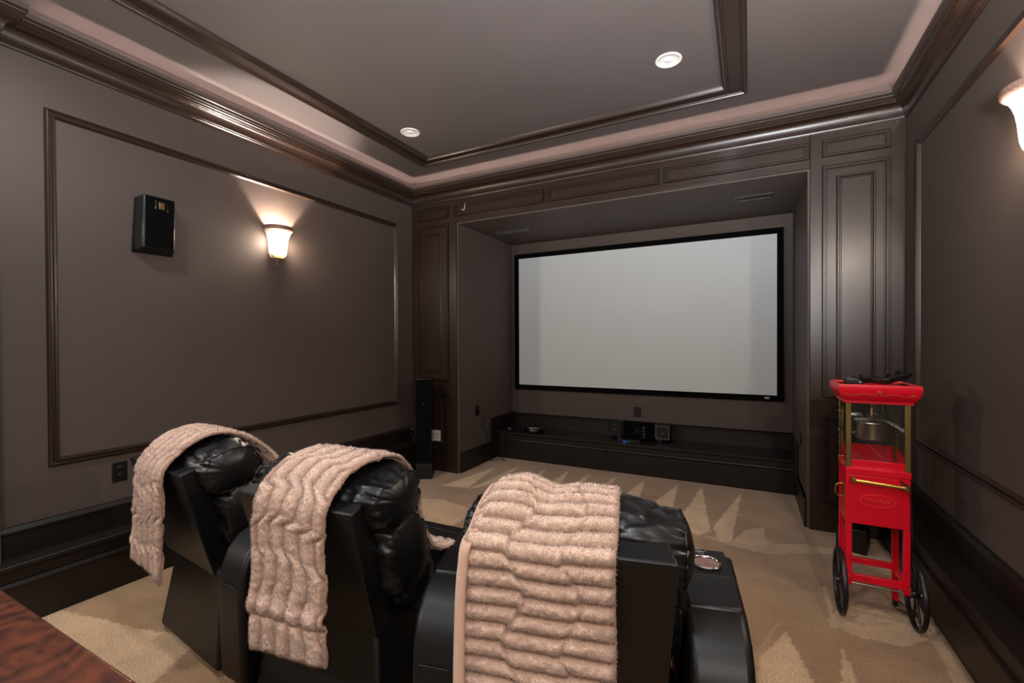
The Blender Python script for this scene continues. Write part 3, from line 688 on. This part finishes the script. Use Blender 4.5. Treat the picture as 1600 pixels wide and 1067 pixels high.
# ================================================================== PLUSH THROWS
def sm(a_, b_, x):
    t = max(0, min(1, (x-a_)/(b_-a_))); return t*t*(3-2*t)
def throw(seat, path, x0, x1, kind, label, seed, shift=None, bottom=None, ns=330, nt=130, amp=.015, per=.072, row=.118, extra=None):
    (lx_, ly_), rz = seat
    root = empty('throw_blanket', (lx_, ly_, 0), rz); tag(root, label, 'blanket', 'beige plush throws')
    pts = spline([(0, q[0], q[1]) for q in path], ns)
    S = [0]
    for i in range(1, ns): S.append(S[-1]+(pts[i]-pts[i-1]).length)
    v = []; f = []; pile = []
    nrm = []
    for i in range(ns):
        d = (pts[min(i+1, ns-1)]-pts[max(i-1, 0)]).normalized(); nrm.append(Vector((0, -d.z, d.y)))
    tot = S[-1]; W = x1-x0
    def hgt(s, t):
        wob = .006*noise.noise((s*5+seed, t*5, seed))
        if kind == 'along': A, B = t+wob, s+wob
        else: A, B = s+wob, t+wob
        rr = B/row+.16*math.sin(A/per*1.2+seed); ri = math.floor(rr); fr_ = rr-ri
        k = sm(.62 if kind == 'along' else .9, 1.0, fr_)
        sh0 = .5*(ri % 2)+.18*math.sin(ri*2.3+seed); sh1 = .5*((ri+1) % 2)+.18*math.sin((ri+1)*2.3+seed)
        fA = (A/per+sh0*(1-k)+sh1*k) % 1
        rid = max(0, math.sin(math.pi*fA))**.7
        dip = math.exp(-((min(fr_, 1-fr_)*row)/.007)**2)
        return rid*(1-(.15 if kind == 'along' else .3)*dip)
    for i in range(ns):
        s = S[i]
        hang = 1-sm(0, .45, s)
        for j in range(nt):
            t = W*j/(nt-1); u = j/(nt-1)
            x = x0+t
            if shift: x += shift(s, u)
            edge = min(1, min(u, 1-u)*W/.018)*min(1, min(s, tot-s)/.018)
            h_ = hgt(s, t)
            d = amp*h_*edge**.5+.012*noise.noise((t*4+seed, s*3, 1.5))*(.35+hang)+.0025*noise.noise((t*14+seed, s*14, 4))+(extra(s, u) if extra else 0)
            d += .0028*noise.noise((t*75, s*75, seed))
            P = pts[i]+nrm[i]*d
            dz = bottom(u)*max(0, 1-s/.18) if bottom else 0
            x += .008*noise.noise((s*5, seed, 2 if u < .5 else 6))*(1 if abs(u-.5) > .3 else .3)
            v.append((x, P.y, P.z+dz)); pile.append(max(0, min(1, h_*edge)))
    for i in range(ns-1):
        for j in range(nt-1): f.append((i*nt+j, i*nt+j+1, (i+1)*nt+j+1, (i+1)*nt+j))
    me = bpy.data.meshes.new('plush_face'); me.from_pydata(v, [], f)
    at = me.attributes.new('pile', 'FLOAT', 'POINT'); at.data.foreach_set('value', pile)
    for q in me.polygons: q.use_smooth = True
    me.materials.append(FUR); me.update()
    o = bpy.data.objects.new('plush_face', me); COL.objects.link(o); o.parent = root
    md = o.modifiers.new('thick', 'SOLIDIFY'); md.thickness = .014; md.offset = -1
    # short pile: thin blades combed over the face
    rnd = random.Random(int(seed*100)); me.calc_loop_triangles() if False else None
    vn = [q.vector.copy() for q in me.vertex_normals]
    bv = []; bf = []; bn = []; bp_ = []
    for _ in range(90000):
        i_ = rnd.randrange(ns-1); j_ = rnd.randrange(nt-1); a_, b_ = rnd.random(), rnd.random()
        k0 = i_*nt+j_
        P = Vector(v[k0])*(1-a_)*(1-b_)+Vector(v[k0+1])*b_*(1-a_)+Vector(v[k0+nt])*a_*(1-b_)+Vector(v[k0+nt+1])*a_*b_
        n_ = vn[k0]; dr = (n_*rnd.uniform(.25, .8)+Vector((rnd.gauss(0, .45), rnd.gauss(0, .25), rnd.gauss(-.45, .4)))).normalized()
        sd = dr.cross(n_); sd = (sd.normalized() if sd.length > 1e-4 else Vector((1, 0, 0)))*.0009
        L_ = rnd.uniform(.0045, .009); m0 = len(bv)
        bv += [P-sd, P+sd, P+dr*L_]; bf.append((m0, m0+1, m0+2)); nn = (n_+dr*.35).normalized(); bn += [nn]*3; bp_ += [pile[k0]*.9, pile[k0]*.9, min(1, pile[k0]*.75+.35)]
    bm_ = bpy.data.meshes.new('plush_pile'); bm_.from_pydata([tuple(q) for q in bv], [], bf)
    bm_.attributes.new('pile', 'FLOAT', 'POINT').data.foreach_set('value', bp_)
    for q in bm_.polygons: q.use_smooth = True
    bm_.normals_split_custom_set_from_vertices([tuple(q) for q in bn]); bm_.materials.append(FUR)
    bo = bpy.data.objects.new('plush_pile', bm_); COL.objects.link(bo); bo.parent = root; bo['kind'] = 'stuff'
    return root
OVER = [(-.020, .79), (-.012, .852), (.03, .910), (.10, .962), (.19, .984), (.28, .968), (.355, .91), (.395, .83)]
OVER3 = [(y_, z_-.036*(z_ > .9)) for y_, z_ in OVER]
HANG = lambda zb: [(-.030, zb), (-.028, zb+.12), (-.024, .66)]
throw(S2, HANG(.335)+OVER+[(.42, .74), (.45, .63), (.49, .545), (.60, .512), (.64, .51)], -.165, .195, 'along', 'beige plush throw with lengthwise ridges over the middle recliner', 2.2,
      shift=lambda s, u: .05*sm(.5, .9, s)+.05*sm(1.2, 1.5, s)+.018*(1-sm(0, .4, s))*(2*u-1), bottom=lambda u: -.03+.06*u,
      extra=lambda s, u: .012*math.exp(-((s-.150-.02*u)/.026)**2)-.008*math.exp(-((s-.112-.02*u)/.010)**2))
throw(S1, HANG(.40)+OVER+[(.43, .74), (.45, .64)], -.135, .19, 'along', 'beige plush throw with lengthwise ridges over the leftmost recliner', 5.6,
      shift=lambda s, u: .20*sm(.72, 1.1, s), bottom=lambda u: .02-.04*u, per=.062, row=.13)
b3 = throw(S3, HANG(.42)+OVER3+[(.42, .74)], -.275, .135, 'across', 'beige plush throw with crosswise ridges and folded edge over the rightmost recliner', 9.3,
      shift=lambda s, u: .045*sm(.35, .8, s)*(1-u)-.02*(1-sm(0, .4, s))*(1-u), bottom=lambda u: .0, per=.047, row=.15, amp=.015,
      extra=lambda s, u: .015*math.exp(-((u-.22)/.16)**2)*sm(.42, .58, s)-.012*math.exp(-((u-.48)/.10)**2)*sm(.45, .6, s))
# folded smooth edge and care tag of the crosswise throw
pts = spline([(0, q[0], q[1]) for q in HANG(.43)+OVER3[:-2]], 60)
v = []; f = []
for i, q in enumerate(pts):
    k = i/59
    for j in range(6):
        u = j/5; x = -.29+.03*sm(.3, .9, k)-.012*(1-k)+.042*u*(1-.3*k)
        v.append((x, q.y-.020-.010*math.sin(math.pi*u)+.02*(1-u)*(k > .0), q.z+(-.004)*math.sin(math.pi*u)))
for i in range(59):
    for j in range(5): f.append((i*6+j, i*6+j+1, (i+1)*6+j+1, (i+1)*6+j))
fo = MB().add(v, f).build('folded_edge', FRINGE, b3, smooth=80, recalc=False)
md = fo.modifiers.new('thick', 'SOLIDIFY'); md.thickness = .006
MB().box(-.335, -.298, -.040, -.037, .435, .47).build('care_tag', WHITE, b3, bevel=.002)

# ================================================================== POPCORN CART
ct = empty('popcorn_cart', (.5675, 2.83, 0)); tag(ct, 'red popcorn machine cart with glass case, brass handle and black wheels', 'popcorn cart')
hw = .128; DP = .22
body = MB().box(-hw, hw, 0, DP, .472, .745).build('cabinet', RED, ct, bevel=.003)
MB().box(-hw+.002, hw-.002, -.004, 0, .475, .722).build('front_panel', RED, body, bevel=.002)
MB().box(-hw-.002, hw+.002, -.006, DP+.004, .724, .756).build('upper_band', RED, ct, bevel=.003)
for (x, y, z0) in ((-hw, 0, .155), (hw-.026, 0, .155), (-hw, DP-.024, .03), (hw-.026, DP-.024, .03)):
    l = MB().box(x, x+.026, y, y+.024, z0, .474).build('leg', RED, ct, bevel=.002)
    if y > 0: MB().box(x+.003, x+.023, y+.002, y+.022, 0, .03).build('foot', BLACK, l)
    else: MB().cyl((x+.013, y-.003, .20), (x+.013, y, .20), .004).build('bolt', CHROME, l)
for nm, bx in (('rail', (-hw+.026, hw-.026, .002, .020, .178, .214)), ('rail', (-hw+.026, hw-.026, DP-.020, DP-.002, .19, .222)), ('rail', (-hw+.002, -hw+.020, .024, DP-.024, .178, .205)), ('rail', (hw-.020, hw-.002, .024, DP-.024, .178, .205))):
    l = MB().box(*bx).build(nm, RED, ct, bevel=.002)
    if bx[0] > 0: MB().cyl((hw-.020, .03, .215), (hw-.023, .03, .19), .004).build('bolt', CHROME, l)
MB().cyl((-.172, .012, .165), (.172, .012, .165), .0045).build('axle', CHROME, ct, smooth=40)
def wheel(x):
    Rm = Matrix.Translation((x, .012, .165)) @ Matrix.Rotation(math.pi/2, 4, 'Y')
    w_ = MB(); n = 48
    w_.lathe([(.150, -.007), (.158, -.011), (.163, -.008), (.165, 0), (.163, .008), (.158, .011), (.150, .007), (.148, 0), (.150, -.007)], n, Rm, caps=False)
    rim = w_.build('wheel', BLACK, ct, smooth=40)
    MB().lathe([(.006, -.014), (.018, -.014), (.020, -.010), (.020, .010), (.018, .014), (.006, .014)], 24, Rm).build('hub', BLACK, rim, smooth=40)
    s0 = None
    for k in range(8):
        t = 2*math.pi*k/8+.2
        P = Rm @ Vector((.018*math.cos(t), .018*math.sin(t), 0)); Q = Rm @ Vector((.150*math.cos(t), .150*math.sin(t), 0))
        MB().cyl(P, Q, .006, 10, .005).build('spoke', BLACK, rim, smooth=60)
    e = MB().cyl((x+(.014 if x > 0 else -.014), .012, .165), (x+(.024 if x > 0 else -.024), .012, .165), .007, 12).build('hub_cap', CHROME, rim, smooth=40)
wheel(-.150); wheel(.150)
MB().tube(spline([(hw-.02, DP-.01, .05), (hw+.02, DP-.03, .02), (hw+.055, DP-.06, .012), (hw+.06, DP-.13, .012), (hw+.03, DP-.14, .03), (hw-.03, DP-.10, .03), (hw-.02, DP-.02, .045)], 40), .003).build('stand_wire', BLACK, ct, smooth=60)
# handle
hd = MB().cyl((-.096, -.040, .700), (.100, -.040, .688), .010, 20).build('push_handle', GOLD, ct, smooth=40)
MB().box(-.112, -.094, -.052, -.003, .690, .712).build('handle_bracket', GOLDD, hd, bevel=.003)
MB().box(.096, .114, -.052, -.003, .677, .699).build('handle_bracket', GOLDD, hd, bevel=.003)
# side handles
MB().tube([(-hw-.002, .06, .655), (-hw-.024, .06, .652), (-hw-.034, .06, .64), (-hw-.036, .06, .62), (-hw-.034, .06, .60), (-hw-.024, .06, .59), (-hw-.002, .06, .588)], .004).build('side_handle', GOLD, ct, smooth=60)
MB().box(-hw-.003, -hw, .045, .075, .58, .663).build('handle_plate', GOLDD, ct)
MB().tube([(-hw-.002, .05, .800), (-hw-.022, .05, .802), (-hw-.012, .05, .762), (-hw-.002, .05, .764)], .004).build('door_catch', GOLD, ct, smooth=60)
# tray
tr = MB()
z0 = .756
tr.box(-hw+.004, hw-.004, .004, DP-.004, z0, z0+.006)
tr.box(-hw+.012, hw-.012, .005, .009, z0, z0+.040); tr.box(-hw+.012, hw-.012, DP-.012, DP-.006, z0, z0+.085)
for s in (-1, 1):
    xo = s*(hw-.008); xi = s*(hw-.012); lo, hi = sorted((xo, xi))
    tr.prism([(.008, z0), (DP-.008, z0), (DP-.008, z0+.085), (.008, z0+.040)], 'X', lo, hi)
tr.build('popcorn_tray', RED, ct, bevel=.002)
# posts and panes
for (x, y) in ((-hw, 0), (hw-.022, 0), (-hw, DP-.02), (hw-.022, DP-.02)):
    MB().box(x, x+.022, y, y+.02, .756, 1.088).build('post', GOLDD, ct, bevel=.002)
MB().box(-hw+.022, hw-.022, .004, .007, .80, 1.087).build('glass_pane', GLASS, ct)
MB().box(-hw+.022, hw-.022, DP-.007, DP-.004, .80, 1.087).build('glass_pane', GLASS, ct)
for s in (-1, 1):
    lo, hi = sorted((s*(hw-.004), s*(hw-.007))); MB().box(lo, hi, .02, DP-.02, .78, 1.087).build('glass_pane', GLASS, ct)
for k in range(7): MB().cyl((-hw, DP-.01, .84+.035*k), (-hw-.004, DP-.01, .84+.035*k), .003, 8).build('rivet', CHROME, ct)
# roof
RF = [(.006, 1.084), (-.008, 1.084), (-.008, 1.096), (-.016, 1.104), (-.026, 1.120), (-.033, 1.140), (-.036, 1.164), (-.034, 1.178), (-.024, 1.180), (-.018, 1.172), (.006, 1.172)]
rp_ = MB().sweep(RF, [(-hw, 0, 0), (hw, 0, 0), (hw, DP, 0), (-hw, DP, 0)], [(1, 1, 0), (-1, 1, 0), (-1, -1, 0), (1, -1, 0)], (0, 0, 1), closed=True)
roof = rp_.build('roof', RED, ct, smooth=30)
MB().box(-hw-.02, hw+.02, -.02, DP+.02, 1.164, 1.172).build('roof_top', RED, roof)
MB().box(-hw+.004, hw-.004, .004, DP-.004, 1.086, 1.092).build('roof_ceiling', BLACK, roof)
def scroll(x): return .010*math.sin(x*34)*(1-abs(x)/.16)
sc_ = MB()
def roof_y(z): return -.0085-.0265*math.sin(min(1, max(0, (z-1.10)/.06))*math.pi/2)-.003
for s in (-1, 1):
    pts = []
    for k in range(30):
        x = s*(.022+.112*k/29); z = 1.128+.010*math.sin((x*s-.03)*58)*(.6)+(.006 if k > 24 else 0)
        pts.append((x, roof_y(z), z))
    sc_.tube(pts, .0012, 6)
    pts = [(s*(.012+.009*math.cos(t)*(1-t/9)), roof_y(1.132), 1.132+.009*math.sin(t)*(1-t/9)) for t in [k*.35 for k in range(20)]]
    sc_.tube(pts, .0011, 6)
    pts = [(s*(.134+.006*math.cos(t)*(1-t/9)), roof_y(1.130), 1.130+.006*math.sin(t)*(1-t/9)) for t in [k*.35 for k in range(20)]]
    sc_.tube(pts, .0011, 6)
sc_.build('scrollwork', REDG, roof, smooth=60)
MB().prism([(-.008, 1.146), (-.003, 1.140), (.003, 1.140), (.008, 1.146), (.003, 1.148), (0, 1.154), (-.003, 1.148)], 'Y', roof_y(1.15)-.002, roof_y(1.15)+.006).build('crest', REDG, roof)
# oval badge with raised lettering
bd = MB().tube([(.070*math.cos(t), -.0045, .600+.030*math.sin(t)) for t in [2*math.pi*k/48 for k in range(48)]], .0016, 6, closed=True).build('badge_oval', REDD, body, smooth=60)
def text_mesh(txt, size, name, m, parent, loc, rot, extr=.0012):
    cu = bpy.data.curves.new('t', 'FONT'); cu.body = txt; cu.size = size; cu.extrude = extr; cu.align_x = 'CENTER'; cu.align_y = 'CENTER'
    to = bpy.data.objects.new('t', cu); COL.objects.link(to)
    bpy.context.view_layer.update()
    me = bpy.data.meshes.new_from_object(to.evaluated_get(bpy.context.evaluated_depsgraph_get()))
    bpy.data.objects.remove(to); me.materials.clear(); me.materials.append(m); me.name = name
    o = bpy.data.objects.new(name, me); COL.objects.link(o); o.parent = parent; o.location = loc; o.rotation_euler = rot
    return o
text_mesh('Nostalgia', .028, 'lettering', REDD, bd, (0, -.0045, .603), (math.pi/2, 0, 0))
# kettle
ky = .125; kt = MB().lathe([(.070, .888), (.076, .892), (.077, .97), (.079, .974), (.077, .978), (.070, .978)], 40, Matrix.Translation((.0, ky, 0))).build('kettle', STEEL, ct, smooth=40)
MB().lathe([(.076, .978), (.078, .984), (.05, .990), (.012, .994), (.001, .994)], 40, Matrix.Translation((.0, ky, 0)), caps=False).build('kettle_lid', STEEL, kt, smooth=40)
MB().lathe([(.010, .993), (.012, 1.000), (.006, 1.010), (.004, 1.088)], 16, Matrix.Translation((.0, ky, 0))).build('stirring_rod', GOLD, kt, smooth=40)
MB().box(-.105, -.080, ky-.02, ky+.02, .925, .995).build('kettle_bracket', BLACK, kt, bevel=.004)
MB().tube([(-.078, ky-.03, .985), (-.095, ky-.035, .99), (-.10, ky-.035, .93), (-.085, ky-.03, .915), (-.075, ky-.03, .925)], .004).build('kettle_latch', CHROME, kt, smooth=60)
MB().box(.07, .10, ky-.008, ky+.008, .962, .974).build('kettle_hinge', CHROME, kt, bevel=.002)
MB().cyl((-hw-.02, ky-.03, .945), (-.10, ky-.03, .945), .004).build('kettle_handle', BLACK, kt)
MB().tube(spline([(.06, .16, 1.085), (.065, .155, 1.02), (.09, .12, .96), (.098, .10, .90), (.085, .10, .868), (.06, .11, .862)], 30), .003).build('kettle_cord', CORD, ct, smooth=60)
MB().tube(spline([(.086, -.006, .714), (.094, -.016, .708), (.104, -.060, .704), (.116, -.058, .688), (.122, -.030, .65), (.128, -.012, .58), (.131, -.008, .50), (.135, .0, .42), (.138, .05, .30), (.15, .12, .12)], 50), .0042).build('power_cord', CORD, ct, smooth=60)

# ---- things lying on the cart roof
zt = 1.1795
def gamepad(loc, rx, ry, rz, label):
    root = empty('game_controller', loc); root.rotation_euler = tuple(math.radians(t) for t in (rx, ry, rz)); tag(root, label, 'game controller', 'controllers on the popcorn cart')
    v = []; f = []
    out = [(-.03, .024), (.03, .024), (.05, .026), (.066, .016), (.076, -.012), (.082, -.048), (.076, -.060), (.064, -.056), (.046, -.020), (.028, -.014), (-.028, -.014), (-.046, -.020), (-.064, -.056), (-.076, -.060), (-.082, -.048), (-.076, -.012), (-.066, .016), (-.05, .026)]
    body = MB().prism(out, 'Z', 0, .030).build('body', BLACK, root, bevel=.010, seg=3)
    for s in (-1, 1):
        st = MB().cyl((s*.025, -.006, .028), (s*.025, -.006, .038), .007, 16).build('thumbstick', BLACK, root, smooth=40)
        MB().lathe([(.011, 0), (.011, .004), (.007, .005), (.001, .003)], 20, Matrix.Translation((s*.025, -.006, .037))).build('stick_cap', BLACKG, st, smooth=40)
        MB().box(s*.05-.014, s*.05+.014, .018, .032, .012, .026).build('shoulder_button', BLACKG, root, bevel=.004)
    for (dx, dy) in ((0, .009), (0, -.009), (.009, 0), (-.009, 0)): MB().cyl((.052+dx, .006+dy, .029), (.052+dx, .006+dy, .034), .004, 12).build('button', BLACKG, root, smooth=40)
    dp = MB().box(-.062, -.042, .003, .009, .029, .034); dp.box(-.055, -.049, -.004, .016, .029, .034); dp.build('direction_pad', BLACKG, root, bevel=.001)
    return root
gamepad((.545, 2.985, zt-.004), 0, 0, 20, 'dark game controller lying flat in the middle of the cart roof')
gamepad((.650, 2.90, zt+.016), -4, 14, -150, 'black game controller propped on its grips at the right of the cart roof')
rm = empty('remote_control', (.480, 2.90, zt-.006), 8); tag(rm, 'chunky dark grey remote control at the left of the cart roof', 'remote control')
MB().hexa([(-.038, -.03, 0), (.038, -.03, 0), (.038, .03, 0), (-.038, .03, 0)], [(-.040, -.028, .032), (.03, -.026, .024), (.03, .026, .026), (-.040, .028, .034)]).build('case', BLACK, rm, bevel=.007, seg=3)
MB().hexa([(-.030, -.018, .030), (.02, -.016, .024), (.02, .016, .025), (-.03, .018, .031)], [(-.030, -.018, .0335), (.02, -.016, .0275), (.02, .016, .0285), (-.03, .018, .0345)]).build('face_plate', GREY, rm, bevel=.001)
MB().cyl((.02, -.034, .012), (.02, -.028, .012), .003).build('indicator', LENS, rm)
